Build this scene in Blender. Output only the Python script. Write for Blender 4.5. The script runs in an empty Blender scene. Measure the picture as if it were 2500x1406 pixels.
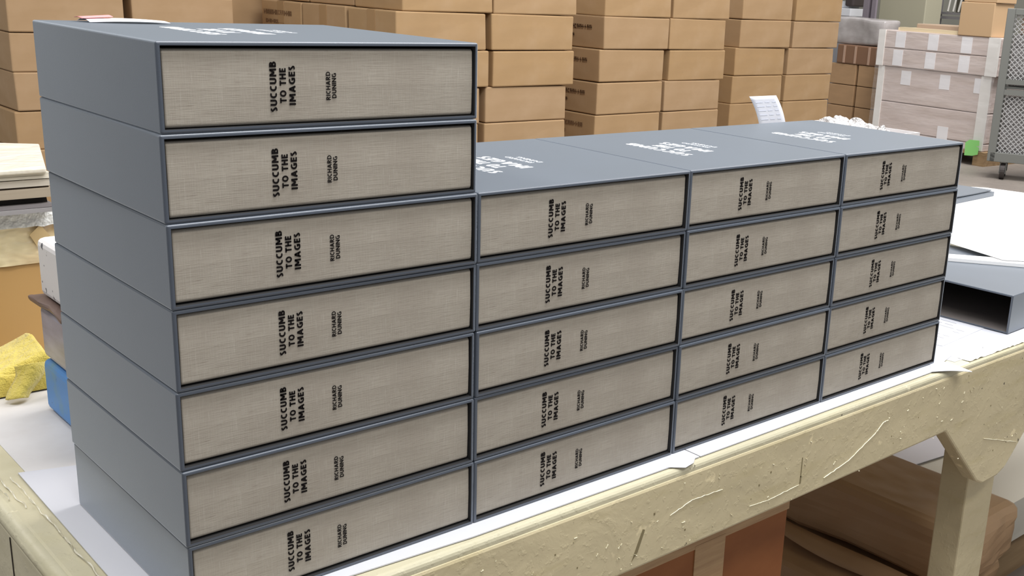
import bpy, bmesh, math, random
from mathutils import Vector, Matrix, noise
R = random.Random(7)
SC = bpy.context.scene
COL = SC.collection

# ------------------------------------------------------------------ camera
# world: x runs right along the row of spines, y runs away from the viewer, z up, table top at z = 0 (metres)
cam_d = bpy.data.cameras.new('camera'); cam = bpy.data.objects.new('camera', cam_d); COL.objects.link(cam)
yaw, pit, rol = 0.7711, 0.2806, 0.0528
f = Vector((math.sin(yaw)*math.cos(pit), math.cos(yaw)*math.cos(pit), -math.sin(pit)))
r0 = f.cross(Vector((0, 0, 1))).normalized(); u0 = r0.cross(f)
r = r0*math.cos(rol) + u0*math.sin(rol); u = -r0*math.sin(rol) + u0*math.cos(rol)
cam.matrix_world = Matrix(((r.x, u.x, -f.x, -0.349185), (r.y, u.y, -f.y, -0.912128), (r.z, u.z, -f.z, 0.583418), (0, 0, 0, 1)))
cam_d.sensor_width = 36; cam_d.lens = 36*2706.06/2500
cam_d.shift_x = -277.8/2500; cam_d.shift_y = 50.55/2500
cam_d.clip_start = 0.02; cam_d.clip_end = 60
SC.camera = cam

# ------------------------------------------------------------------ world, lights, exposure
w = bpy.data.worlds.new('world'); SC.world = w; w.use_nodes = True
w.node_tree.nodes['Background'].inputs[0].default_value = (0.93, 0.96, 1.0, 1)
w.node_tree.nodes['Background'].inputs[1].default_value = 0.37
def area(name, loc, target, sx, sy, power, color):
    d = bpy.data.lights.new(name, 'AREA'); d.shape = 'RECTANGLE'; d.size = sx; d.size_y = sy
    d.energy = power; d.color = color
    o = bpy.data.objects.new(name, d); COL.objects.link(o); o.location = loc
    o.rotation_euler = (Vector(target)-Vector(loc)).to_track_quat('-Z', 'Y').to_euler()
    return o
# rows of fluorescent troffers over the work floor
area('ceiling_light_bench', (0.8, -0.40, 2.8), (0.7, 0.15, 0), 2.6, 0.5, 78, (0.97, 0.98, 1.0))
area('ceiling_light_near', (0.9, -1.9, 2.8), (0.9, 0.3, -.1), 2.6, 0.5, 38, (1.0, 0.97, 0.92))
area('ceiling_light_left', (-1.5, 1.7, 3.1), (0.5, 1.7, 0), 2.2, 0.6, 47, (1.0, 0.95, 0.88))
area('ceiling_light_mid', (2.6, 0.7, 3.2), (2.4, 1.2, 0), 2.6, 0.8, 62, (1.0, 0.97, 0.93))
area('ceiling_light_aisle', (5.0, 0.2, 3.6), (4.6, 2.4, 0), 3.0, 0.9, 90, (1.0, 0.96, 0.92))
area('ceiling_light_far', (8.2, 3.0, 4.2), (8.6, 5.0, 0), 4.0, 1.6, 330, (1.0, 0.97, 0.95))
SC.view_settings.view_transform = 'Standard'; SC.view_settings.look = 'None'
SC.view_settings.gamma = 1.0; SC.view_settings.use_curve_mapping = False
SC.view_settings.exposure = 0.10

# ------------------------------------------------------------------ helpers
def srgb(r_, g_, b_):
    c = [v/255 for v in (r_, g_, b_)]
    return tuple(v/12.92 if v <= .04045 else ((v+.055)/1.055)**2.4 for v in c)
class Mat:
    def __init__(s, name, col, rough=.6, spec=.5, **kw):
        s.m = bpy.data.materials.new(name); s.m.use_nodes = True; s.t = s.m.node_tree
        s.n = s.t.nodes; s.b = s.n['Principled BSDF']
        s.b.inputs['Base Color'].default_value = (*col, 1); s.b.inputs['Roughness'].default_value = rough
        s.b.inputs['Specular IOR Level'].default_value = spec; s.col = col; s.h = None
        for k, v in kw.items(): s.b.inputs[k].default_value = v
        s.tc = s.n.new('ShaderNodeTexCoord'); s.csock = None
    def link(s, a, b_): s.t.links.new(a, b_)
    def coords(s, scale, rot=(0, 0, 0), src='Object'):
        mp = s.n.new('ShaderNodeMapping'); mp.inputs['Scale'].default_value = scale; mp.inputs['Rotation'].default_value = rot
        s.link(s.tc.outputs[src], mp.inputs[0]); return mp.outputs[0]
    def noise(s, scale, nscale=1.0, detail=3, rough=.55, lo=.35, hi=.65, rot=(0, 0, 0), dist=0):
        nz = s.n.new('ShaderNodeTexNoise'); nz.inputs['Scale'].default_value = nscale; nz.inputs['Detail'].default_value = detail
        nz.inputs['Roughness'].default_value = rough; nz.inputs['Distortion'].default_value = dist
        s.link(s.coords(scale, rot), nz.inputs['Vector'])
        mr = s.n.new('ShaderNodeMapRange'); mr.inputs[1].default_value = lo; mr.inputs[2].default_value = hi
        s.link(nz.outputs['Fac'], mr.inputs[0]); return mr.outputs[0]
    def mixc(s, fac, col, amount=1.0):
        mx = s.n.new('ShaderNodeMix'); mx.data_type = 'RGBA'
        if amount != 1.0:
            ml = s.n.new('ShaderNodeMath'); ml.operation = 'MULTIPLY'; ml.inputs[1].default_value = amount
            s.link(fac, ml.inputs[0]); fac = ml.outputs[0]
        s.link(fac, mx.inputs[0])
        if s.csock: s.link(s.csock, mx.inputs[6])
        else: mx.inputs[6].default_value = (*s.col, 1)
        mx.inputs[7].default_value = (*col, 1); s.csock = mx.outputs[2]
        s.link(s.csock, s.b.inputs['Base Color']); return s
    def bump(s, sock, strength=.3, dist=.001):
        bp = s.n.new('ShaderNodeBump'); bp.inputs['Strength'].default_value = strength; bp.inputs['Distance'].default_value = dist
        s.link(sock, bp.inputs['Height'])
        if s.h: s.link(s.h, bp.inputs['Normal'])
        s.h = bp.outputs[0]; s.link(s.h, s.b.inputs['Normal']); return s
def mul(c, k): return tuple(min(1, v*k) for v in c)

# grey book cloth
grey = Mat('grey_book_cloth', (0.071, 0.088, 0.119), .42, .9, **{'Sheen Weight': 1.0, 'Sheen Roughness': .35, 'Sheen Tint': (.84, .92, 1, 1)})
grey.mixc(grey.noise((1, 1, 1), 9, 4, lo=.3, hi=.7), (0.061, 0.075, 0.098), .7)
wv = grey.noise((900, 900, 900), 1, 2)
grey.bump(wv, .10, .0002)
grey_in = Mat('gap_shade_lining', (0.022, 0.021, 0.021), .9)  # lining blackened to paint the shadow in the gap round each book
grey_in2 = Mat('brown_case_lining', (0.17, 0.15, 0.14), .8)
# natural linen
linen = Mat('natural_linen', srgb(182, 174, 161), .85, .25)
hz = linen.noise((38, 38, 1100), 1, 3, lo=.42, hi=.72); vt = linen.noise((900, 900, 45), 1, 3, lo=.42, hi=.72)
slub1 = linen.noise((70, 70, 700), 1, 2, lo=.62, hi=.74); slub2 = linen.noise((600, 600, 60), 1, 2, lo=.62, hi=.74)
linen.mixc(hz, srgb(142, 132, 120), .45).mixc(vt, srgb(186, 180, 168), .45).mixc(slub1, srgb(120, 106, 94), .35).mixc(slub2, srgb(204, 199, 188), .35)
linen.mixc(linen.noise((1, 1, 1), 14, 3), srgb(150, 140, 128), .35)
linen.bump(hz, .22, .0004).bump(vt, .25, .0004)
ink = Mat('black_foil', (0.006, 0.004, 0.004), .7, .15)
foil = Mat('white_foil', (0.86, 0.88, 0.9), .28, .8)
pagep = Mat('book_pages', srgb(225, 220, 205), .8)
# papers
paper = Mat('white_paper', srgb(213, 214, 221), .75, .3); paper.bump(paper.noise((1, 1, 1), 6, 3), .25, .004)
paper_warm = Mat('warm_white_paper', srgb(219, 216, 214), .75, .3)
paper_warm.mixc(paper_warm.noise((1, 1, 1), 14, 4, lo=.45, hi=.8), srgb(200, 194, 190), .5).bump(paper_warm.noise((1, 1, 1), 5, 3), .3, .006)
brightpaper = Mat('bright_coated_board', (0.93, 0.93, 0.93), .5, .4)
# cream painted wood
def cream_mat(name, c):
    m = Mat(name, c, .42, .45)
    m.mixc(m.noise((2.2, 5, 7), 1.6, 6, lo=.35, hi=.7), mul(c, .82), .8)
    m.mixc(m.noise((5, 5, 26), 1.5, 5, lo=.55, hi=.75), (c[0]*.78, c[1]*.76, c[2]*.6), .5)
    m.mixc(m.noise((1, 1, 1), 34, 3, lo=.68, hi=.74), mul(c, 1.35), .8)
    m.mixc(m.noise((1, 1, 1), 75, 2, lo=.74, hi=.78), (0.10, 0.085, 0.06), .9)
    a = m.noise((1, 1, 1), 11, 5, rough=.5, lo=.2, hi=.8, dist=.5)
    b_ = m.noise((1, 1, 1), 85, 4, lo=.55, hi=.75)
    m.bump(a, .35, .006).bump(b_, .4, .0012); return m
cream = cream_mat('cream_gloss_paint', srgb(214, 200, 163))
cream2 = cream_mat('pale_cream_paint', srgb(212, 205, 176))
chip = Mat('chipped_paint_edge', srgb(238, 232, 205), .35); chip.bump(chip.noise((1, 1, 1), 90, 3), .6, .003)
crackm = Mat('dark_crack', (0.05, 0.04, 0.03), .9)
scuff = Mat('worn_scuff', srgb(134, 122, 90), .8)
tape_clear = Mat('crinkled_clear_tape', srgb(235, 230, 212), .18, .6)
# kraft cartons
kraft = Mat('kraft_board', srgb(176, 147, 115), .72, .25)
oi = kraft.n.new('ShaderNodeObjectInfo')
kraft.mixc(oi.outputs['Random'], srgb(176, 144, 104), 1.0)
kraft.mixc(kraft.noise((3, 3, 9), 2, 4, lo=.3, hi=.75), srgb(160, 131, 96), .6)
kraft.mixc(kraft.noise((1, 1, 1), 9, 3, lo=.5, hi=.85), srgb(188, 161, 131), .4)
kraft.bump(kraft.noise((2, 2, 160), 1, 2), .05, .0006)
ktape = Mat('packing_tape', srgb(163, 132, 96), .3, .5)
kprint = Mat('faded_print', srgb(118, 88, 60), .75)
okraft = Mat('orange_kraft_board', srgb(156, 98, 56), .6, .3); okraft.mixc(okraft.noise((2, 2, 4), 3, 4), srgb(132, 78, 42), .7)
otape = Mat('peeling_tape', srgb(190, 155, 112), .3, .5); otape.mixc(otape.noise((3, 3, 40), 3, 4), srgb(165, 128, 88), .8)
wrapk = Mat('kraft_wrapping_paper', srgb(182, 150, 116), .5, .4)
wrapk.mixc(wrapk.noise((1, .6, 1), 2, 1), srgb(168, 135, 102), .4).bump(wrapk.noise((1, .8, 1), 6, 2, lo=.2, hi=.8), .6, .03)
palwood = Mat('pallet_wood', srgb(176, 148, 112), .8); palwood.mixc(palwood.noise((3, 30, 30), 1, 4), srgb(140, 112, 80), .8)
# others
concrete = Mat('warehouse_concrete', srgb(150, 142, 134), .55, .4)
concrete.mixc(concrete.noise((1, 1, 1), 1.5, 6), srgb(118, 110, 104), .8).mixc(concrete.noise((1, 1, 1), 30, 3, lo=.6, hi=.75), srgb(90, 84, 80), .5)
wallm = Mat('painted_block_wall', srgb(186, 184, 172), .8); wallm.mixc(wallm.noise((1, 1, 1), 1.2, 4), srgb(170, 168, 156), .6)

def new_obj(name, me, mat=None, parent=None, loc=None, rz=0):
    o = bpy.data.objects.new(name, me); COL.objects.link(o)
    if mat is not None and me is not None:
        if len(me.materials): me.materials.clear()
        for m in (mat if isinstance(mat, (list, tuple)) else [mat]): me.materials.append(m.m)
    if parent: o.parent = parent
    if loc is not None: o.location = loc
    if rz: o.rotation_euler = (0, 0, rz)
    return o
def thing(name, label, cat, loc=(0, 0, 0), rz=0, group=None):
    o = bpy.data.objects.new(name, None); COL.objects.link(o); o.location = loc; o.rotation_euler = (0, 0, rz)
    o.empty_display_size = .05
    return tag(o, label, cat, group)
def tag(o, label, cat, group=None):
    o['label'] = label; o['category'] = cat
    if group: o['group'] = group
    return o
def struct(o): o['kind'] = 'structure'; return o
def bm_me(bm, name, smooth=False):
    me = bpy.data.meshes.new(name); bmesh.ops.recalc_face_normals(bm, faces=bm.faces[:]); bm.to_mesh(me); bm.free()
    if smooth:
        for p in me.polygons: p.use_smooth = True
    return me
def boxbm(x0, x1, y0, y1, z0, z1, bev=0, seg=2, jit=0, sub=0):
    bm = bmesh.new(); vs = []
    for z in (z0, z1):
        for x, y in ((x0, y0), (x1, y0), (x1, y1), (x0, y1)):
            vs.append(bm.verts.new((x+R.uniform(-jit, jit), y+R.uniform(-jit, jit), z+R.uniform(-jit, jit)*.6)))
    for q in ((0, 3, 2, 1), (4, 5, 6, 7), (0, 1, 5, 4), (1, 2, 6, 5), (2, 3, 7, 6), (3, 0, 4, 7)): bm.faces.new([vs[i] for i in q])
    if bev: bmesh.ops.bevel(bm, geom=bm.edges[:], offset=bev, segments=seg, profile=.5, affect='EDGES')
    if sub: bmesh.ops.subdivide_edges(bm, edges=bm.edges[:], cuts=sub, use_grid_fill=True)
    return bm
def join(bms):
    out = bmesh.new()
    for b_ in bms:
        me = bpy.data.meshes.new('t'); b_.to_mesh(me); b_.free(); out.from_mesh(me); bpy.data.meshes.remove(me)
    return out
def box(name, x0, x1, y0, y1, z0, z1, mat, parent=None, bev=0, seg=2, jit=0, **k):
    return new_obj(name, bm_me(boxbm(x0, x1, y0, y1, z0, z1, bev, seg, jit), name), mat, parent, **k)
def prism(pts, a0, a1, axis='z', bev=0):
    """polygon extruded along an axis; pts are the two other coords in order"""
    bm = bmesh.new()
    def P(p, a):
        return {'z': (p[0], p[1], a), 'y': (p[0], a, p[1]), 'x': (a, p[0], p[1])}[axis]
    A = [bm.verts.new(P(p, a0)) for p in pts]; B = [bm.verts.new(P(p, a1)) for p in pts]
    bm.faces.new(A); bm.faces.new(B[::-1])
    for i in range(len(pts)):
        j = (i+1) % len(pts); bm.faces.new((A[i], A[j], B[j], B[i]))
    bmesh.ops.recalc_face_normals(bm, faces=bm.faces[:])
    if bev: bmesh.ops.bevel(bm, geom=bm.edges[:], offset=bev, segments=2, profile=.5, affect='EDGES')
    return bm
def tube(p0, p1, rad, n=8):
    p0, p1 = Vector(p0), Vector(p1); d = p1-p0; bm = bmesh.new()
    bmesh.ops.create_cone(bm, cap_ends=True, segments=n, radius1=rad, radius2=rad, depth=d.length)
    bmesh.ops.transform(bm, matrix=Matrix.Translation((p0+p1)/2) @ d.to_track_quat('Z', 'Y').to_matrix().to_4x4(), verts=bm.verts[:])
    return bm
def grid_sheet(fn, nu, nv, th=0):
    """surface from fn(u,v); th > 0 adds a back side"""
    bm = bmesh.new(); g = [[bm.verts.new(fn(i/nu, j/nv)) for j in range(nv+1)] for i in range(nu+1)]
    for i in range(nu):
        for j in range(nv): bm.faces.new((g[i][j], g[i+1][j], g[i+1][j+1], g[i][j+1]))
    if th: bmesh.ops.recalc_face_normals(bm, faces=bm.faces[:]); bmesh.ops.solidify(bm, geom=bm.faces[:], thickness=th)
    return bm
def lumpy(bm, amp, freq, seed=0):
    for v in bm.verts:
        n = noise.noise_vector(v.co*freq + Vector((seed, seed*1.7, -seed)))
        v.co += n*amp

# lettering: each capital drawn as thick strokes (an open humanist sans), every line fitted to a width and a cap height
def arc_pts(cx, cy, rx, ry, a0, a1, n=10):
    return [(cx+rx*math.cos(math.radians(a0+(a1-a0)*k/n)), cy+ry*math.sin(math.radians(a0+(a1-a0)*k/n))) for k in range(n+1)]
def glyph(ch, t):
    """-> advance width, list of centre lines; cap height is 1"""
    h = t/2; T = 1-h; B = h
    def rnd(w): return w/2, w/2-h
    if ch == ' ': return .28, []
    if ch == 'I': return t, [[(h, 0), (h, 1)]]
    if ch == 'E': return .50, [[(h, 0), (h, 1)], [(h, T), (.50, T)], [(h, .52), (.46, .52)], [(h, B), (.50, B)]]
    if ch == 'T': return .60, [[(.30, 0), (.30, 1)], [(0, T), (.60, T)]]
    if ch == 'H': return .68, [[(h, 0), (h, 1)], [(.68-h, 0), (.68-h, 1)], [(h, .52), (.68-h, .52)]]
    if ch == 'N': return .70, [[(h, 0), (h, 1)], [(.70-h, 0), (.70-h, 1)], [(h, 1-h*.8), (.70-h, h*.8)]]
    if ch == 'M': return .86, [[(h*1.0, 0), (h*1.25, 1)], [(.86-h, 0), (.86-h*1.25, 1)], [(h*1.4, 1-h*.5), (.43, .30)], [(.43, .30), (.86-h*1.4, 1-h*.5)]]
    if ch == 'A': return .74, [[(h*.9, 0), (.37, 1-h*.2)], [(.74-h*.9, 0), (.37, 1-h*.2)], [(.16, .30), (.58, .30)]]
    if ch == 'U': w = .66; return w, [[(h, 1), (h, .34)]+arc_pts(w/2, .34, w/2-h, .34-h, 180, 360)+[(w-h, .34), (w-h, 1)]]
    if ch == 'O': w = .78; return w, [arc_pts(w/2, .5, w/2-h, .5-h, 0, 360, 24)]
    if ch == 'C': w = .62; return w, [arc_pts(w*.62, .5, w*.62-h, .5-h, 58, 302, 18)]
    if ch == 'G': w = .70; return w, [arc_pts(w*.56, .5, w*.56-h, .5-h, 55, 285, 18)+[(w-h, .10)], [(w-h, .05), (w-h, .48)], [(w*.58, .46), (w, .46)]]
    if ch == 'D': w = .70; return w, [[(h, 0), (h, 1)], [(h, T), (w*.4, T)]+arc_pts(w*.4, .5, w*.6-h, .5-h, 90, -90)+[(h, B)]]
    if ch == 'B': w = .60; return w, [[(h, 0), (h, 1)], [(h, T), (w*.5, T)]+arc_pts(w*.52, .765, w*.40-h, .235-h, 90, -90, 8)+[(h, .53)], [(h, .53), (w*.5, .53)]+arc_pts(w*.54, .275+h*.3, w*.46-h, .275-h*.7, 90, -90, 8)+[(h, B)]]
    if ch == 'R': w = .62; return w, [[(h, 0), (h, 1)], [(h, T), (w*.5, T)]+arc_pts(w*.5, .74, w*.44-h, .26-h, 90, -90, 8)+[(h, .48)], [(w*.42, .46), (w-h*.7, 0)]]
    if ch == 'S': w = .52; return w, [arc_pts(w*.52, .745, w*.50-h, .255-h, 50, 235, 9)+[(w*.5, .51)]+arc_pts(w*.47, .265, w*.51-h, .265-h, 55, -135, 9)]
def stroke(bm, pts, t):
    P = [Vector((p[0], p[1])) for p in pts]; Q = []
    for k, p in enumerate(P):
        a = P[max(0, k-1)]; b_ = P[min(len(P)-1, k+1)]; d = (b_-a)
        if k == 0 and (P[0]-P[-1]).length < 1e-6: d = P[1]-P[-2]
        if k == len(P)-1 and (P[0]-P[-1]).length < 1e-6: d = P[1]-P[-2]
        if d.length < 1e-9: continue
        n = Vector((-d.y, d.x)).normalized()*t/2
        Q.append((bm.verts.new((p.x+n.x, p.y+n.y, 1)), bm.verts.new((p.x-n.x, p.y-n.y, 1))))
    for a, b_ in zip(Q[:-1], Q[1:]): bm.faces.new((a[0], a[1], b_[1], b_[0]))
def text_mesh(s, length, cap, bold=.2, thick=.00015):
    bm = bmesh.new(); x = 0
    for ch in s:
        w, ls = glyph(ch, bold); n0 = len(bm.verts)
        for l in ls: stroke(bm, l, bold)
        bm.verts.ensure_lookup_table()
        for v in bm.verts[n0:]: v.co.x += x
        x += w+.13
    x0 = min(v.co.x for v in bm.verts); x1 = max(v.co.x for v in bm.verts)
    for v in bm.verts:
        v.co.x = ((v.co.x-x0)/(x1-x0)-.5)*length; v.co.y = (v.co.y-.5)*cap; v.co.z = thick
    r_ = bmesh.ops.extrude_face_region(bm, geom=bm.faces[:])
    for v in [g for g in r_['geom'] if isinstance(g, bmesh.types.BMVert)]: v.co.z = 0
    return bm
def place_text(lines, right, up, normal):
    """lines: (text, length, cap, centre, bold) -> one bmesh"""
    out = []
    right, up, normal = Vector(right), Vector(up), Vector(normal)
    for s, ln, cap, c, bd in lines:
        b_ = text_mesh(s, ln, cap, bd)
        for v in b_.verts: v.co = Vector(c) + right*v.co.x + up*v.co.y + normal*v.co.z
        out.append(b_)
    return join(out)

# ------------------------------------------------------------------ the setting
FZ = -0.84
struct(new_obj('floor', bm_me(boxbm(-6, 18, -5, 14, FZ-.1, FZ), 'floor'), concrete))
struct(new_obj('wall_back', bm_me(boxbm(-6, 18, 13.0, 13.2, FZ, 4.6), 'wall_back'), wallm))
struct(new_obj('wall_right', bm_me(boxbm(17.0, 17.2, -5, 13.0, FZ, 4.6), 'wall_right'), wallm))

# ------------------------------------------------------------------ slipcases and their books
CW, CD, CH, WALL = .3166, .3034, .0744, .0034
PX, PZ, Z0 = .31790, .07462, .0026
def slipcase_me(rad=.0019):
    bm = bmesh.new()
    def ring(x0, x1, z0, z1, y): return [bm.verts.new(p) for p in ((x0, y, z0), (x1, y, z0), (x1, y, z1), (x0, y, z1))]
    of = ring(0, CW, 0, CH, 0); ob = ring(0, CW, 0, CH, CD)
    inf = ring(WALL, CW-WALL, WALL, CH-WALL, 0); ib = ring(WALL, CW-WALL, WALL, CH-WALL, CD-WALL)
    be = []
    for i in range(4):
        j = (i+1) % 4
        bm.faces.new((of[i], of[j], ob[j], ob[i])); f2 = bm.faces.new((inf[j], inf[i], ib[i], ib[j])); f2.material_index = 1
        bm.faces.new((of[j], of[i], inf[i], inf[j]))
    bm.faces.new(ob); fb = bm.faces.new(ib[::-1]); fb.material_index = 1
    bm.edges.ensure_lookup_table()
    S = set(of+ob); T = set(inf)
    be = [e for e in bm.edges if (e.verts[0] in S and e.verts[1] in S)]
    be2 = [e for e in bm.edges if (e.verts[0] in T and e.verts[1] in T)]
    bmesh.ops.bevel(bm, geom=be, offset=rad, segments=3, profile=.5, affect='EDGES')
    return bm_me(bm, 'slipcase')
SLIP = slipcase_me()
BW, BH, BD = CW-2*WALL-.0030, CH-2*WALL-.0034, CD-WALL-.006
def book_cover_me():
    """case of the book: flat spine with softened edges, front and back board"""
    t = .0035; pts = []
    # cross-section in (y,z) extruded along x, spine at y=0
    r_ = .0035
    def arc(cy, cz, a0, a1, n=5, rr=r_): return [(cy+rr*math.cos(a0+(a1-a0)*k/n), cz+rr*math.sin(a0+(a1-a0)*k/n)) for k in range(n+1)]
    pts += [(BD, 0)] + [(BD, t)]
    pts += [(t+.001, t), (t, t+.001), (t, BH-t-.001), (t+.001, BH-t), (BD, BH-t), (BD, BH)]
    pts += [(.010, BH)] + arc(r_, BH-r_, math.pi/2, math.pi) + [(-.0006, BH*.5)] + arc(r_, r_, math.pi, 1.5*math.pi) + [(.010, 0)]
    bm = prism(pts, 0, BW, 'x')
    ends = [e for e in bm.edges if all(abs(v.co.x) < 1e-6 or abs(v.co.x-BW) < 1e-6 for v in e.verts) and abs(e.verts[0].co.x-e.verts[1].co.x) < 1e-6 and max(v.co.y for v in e.verts) < .0045 and min(v.co.y for v in e.verts) < .0036 and not any(abs(v.co.y-t) < 1e-5 for v in e.verts)]
    bmesh.ops.bevel(bm, geom=ends, offset=.0012, segments=2, profile=.5, affect='EDGES')
    return bm_me(bm, 'cover', False)
COVER = book_cover_me()
PAGES = bm_me(boxbm(.003, BW-.003, .006, BD-.004, .0036, BH-.0036), 'pages')
bx0 = WALL+.0018+.0005; mz = BH/2
ty = -.0009
TITLE = bm_me(place_text([
    ('SUCCUMB', .0430, .0062, (.1006-bx0, ty, mz), .215), ('TO THE', .0300, .0060, (.1096-bx0, ty, mz+.0008), .215),
    ('IMAGES', .0340, .0060, (.1183-bx0, ty, mz+.0008), .215)], (0, 0, 1), (-1, 0, 0), (0, -1, 0)), 'title')
AUTHOR = bm_me(place_text([
    ('RICHARD', .0250, .0042, (.1533-bx0, ty, mz-.0003), .165), ('DUNING', .0222, .0042, (.1592-bx0, ty, mz-.0002), .165)],
    (0, 0, 1), (-1, 0, 0), (0, -1, 0)), 'author')
COVERTXT = bm_me(place_text([
    ('SUCCUMB', .118, .0185, (.094, .1505, CH), .22), ('TO THE', .062, .0185, (.1205, .1505, CH), .22), ('IMAGES', .092, .0185, (.147, .1505, CH), .22)],
    (0, 1, 0), (-1, 0, 0), (0, 0, 1)), 'foil_title')
COVERAUT = bm_me(place_text([('RICHARD', .052, .0075, (.176, .158, CH), .13), ('DUNING', .046, .0075, (.188, .153, CH), .13)],
    (0, 1, 0), (-1, 0, 0), (0, 0, 1)), 'foil_author')
LINBOOK = None
ORD = ['bottom', 'second from the bottom', 'third from the bottom', 'fourth from the bottom', 'fifth from the bottom', 'sixth from the bottom', 'top']
ORDT = {1: 'second', 2: 'third', 3: 'fourth', 4: 'fifth', 5: 'sixth', 6: 'bottom'}
STK = ['the tall leftmost stack', 'the second stack from left', 'the third stack from left', 'the far right stack']
first = {}
# small real-life misalignments (mm): x shift, y shift and yaw for each case, from the table up
JX = [[.9, -.2, -.6, .4, .1, -.2, 1.3], [.2, -.2, .3, -.3, .3], [.3, -.1, -.2, .2, -.3], [-.2, .3, .0, .2, .3]]
JY = [[0, -.6, .7, 0, -.8, .5, 1.2], [0, .6, -.4, .4, 0], [.3, -.5, .5, 0, .6], [0, .5, 0, -.6, .4]]
JR = [[0, .1, -.1, .05, -.1, .1, .35], [0, .05, -.05, .05, 0], [0, -.05, .05, 0, 0], [0, .05, 0, -.05, 0]]
for c in range(4):
    n = 7 if c == 0 else 5
    for k in range(n):
        pos = 'at the top of' if k == n-1 else ('at the bottom of' if k == 0 else ORDT[n-1-k] + ' from the top of')
        loc = Vector((c*PX + .0005 + JX[c][k]/1000, JY[c][k]/1000, Z0 + k*PZ)); rz = math.radians(JR[c][k])
        g = thing('slipcase', 'grey cloth slipcase %s %s' % (pos, STK[c]), 'slipcase', loc, rz, 'grey slipcases stacked on the bench')
        if 'sh' in first:
            s_ = first['sh'].copy(); COL.objects.link(s_); s_.parent = g
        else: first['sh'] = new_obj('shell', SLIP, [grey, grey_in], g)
        if k == n-1:
            if 'ct' in first:
                for q in ('ct', 'ca'):
                    s_ = first[q].copy(); COL.objects.link(s_); s_.parent = g
            else:
                first['ct'] = new_obj('foil_title', COVERTXT, foil, g); first['ca'] = new_obj('foil_author_name', COVERAUT, foil, g)
                first['ct']['label'] = 'white foil title'; first['ca']['label'] = 'thin white foil author name'
        # book inside
        inset = .0030 + R.uniform(0, .0012)
        off = Matrix.Rotation(rz, 3, 'Z') @ Vector((WALL+.0018+R.uniform(-.0003, .0004), inset, WALL+(.0014 if k < n-2 or c else .0006)))
        b_ = thing('book', 'linen book in the slipcase %s %s' % (pos, STK[c]), 'book', loc+off, rz, 'linen books in the slipcases')
        for q, me, mt, lb in (('cover', COVER, linen, None), ('page_block', PAGES, pagep, None), ('spine_title', TITLE, ink, 'black stamped title'), ('spine_author_name', AUTHOR, ink, 'small black stamped author name')):
            if q in first: s_ = first[q].copy(); COL.objects.link(s_); s_.parent = b_
            else:
                first[q] = s_ = new_obj(q, me, mt, b_)
                if lb: s_['label'] = lb

# slip of paper on the tallest stack
zt = Z0+7*PZ
def slip(uu, vv):
    return Vector((.040+uu*.075, .262+vv*.036-.010*uu, zt+.0006+.003*math.sin(math.pi*vv)*(1-uu*.6)+.0015*abs(math.sin(uu*2.6))))
tag(new_obj('paper_slip', bm_me(grid_sheet(slip, 14, 10, .0003), 'paper_slip', True), Mat('white_note_paper', srgb(240, 238, 244), .6)), 'loose white paper slip lying at the back of the tallest slipcase stack', 'paper')
def slip2(uu, vv):
    return Vector((.036+uu*.030, .272+vv*.022, zt+.0036+.0012*math.sin(3*vv)+.002*uu))
tag(new_obj('pink_note', bm_me(grid_sheet(slip2, 8, 8, .0003), 'pink_note', True), Mat('pink_paper', srgb(240, 150, 150), .7)), 'curled pink note lying on the white slip on the tallest stack', 'note')

# ------------------------------------------------------------------ papers under the stacks
def flat_sheet(name, pts, z, th, mat, label, cat, group=None):
    bm = prism(pts, z, z+th, 'z'); return tag(new_obj(name, bm_me(bm, name), mat), label, cat, group)
flat_sheet('lining_sheet', [(-.018, .30), (-.018, .76), (.62, .77), (.62, .30)], .0002, .0008, paper_warm, 'creased warm white sheet on the left rear of the bench', 'paper')
flat_sheet('lining_paper', [(-.030, -.005), (-.026, .428), (.30, .33), (.66, .33), (.66, -.026), (.3, -.024)], .0010, .0014, paper, 'bright white sheet under the tall left stack at the bench corner', 'paper')
flat_sheet('lining_paper', [(.662, -.026), (.662, .33), (1.30, .33), (1.345, .05), (1.335, .006), (1.225, -.022)], .0010, .0014, paper, 'long white sheet under the right hand slipcase stacks', 'paper')
tipm = paper
def tip(uu, vv):
    a = Vector((1.224, -.022, .0030)).lerp(Vector((1.290, -.060, .0005)), uu); b_ = Vector((1.286, .02, .0030)).lerp(Vector((1.292, -.058, .0005)), uu)
    return a.lerp(b_, vv)+Vector((0, 0, .002*math.sin(uu*3.1)))
tag(new_obj('paper_corner', bm_me(grid_sheet(tip, 10, 6, .0006), 'paper_corner'), paper), 'folded pointed paper corner sticking out over the bench edge', 'paper')
def tip2(uu, vv):
    a = Vector((.600, -.024, .0028)).lerp(Vector((.622, -.0375, .0012)), uu); b_ = Vector((.655, -.024, .0028)).lerp(Vector((.640, -.0345, .0020)), uu)
    return a.lerp(b_, vv)
tag(new_obj('paper_scrap', bm_me(grid_sheet(tip2, 4, 4, .0005), 'paper_scrap'), paper), 'small torn paper flap on the bench front edge below the third stack', 'paper')

# ------------------------------------------------------------------ work bench
bench = thing('workbench', 'long cream painted wooden workbench with chipped gloss paint', 'workbench', (0, 0, FZ))
def bpart(name, bm, mat, smooth=False): 
    bmesh.ops.translate(bm, verts=bm.verts[:], vec=(0, 0, -FZ)); return new_obj(name, bm_me(bm, name, smooth), mat, bench)
top = boxbm(-.060, 2.72, -.034, 1.06, -.022, 0, .006, 3); bpart('bench_top', top, cream2)
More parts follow.
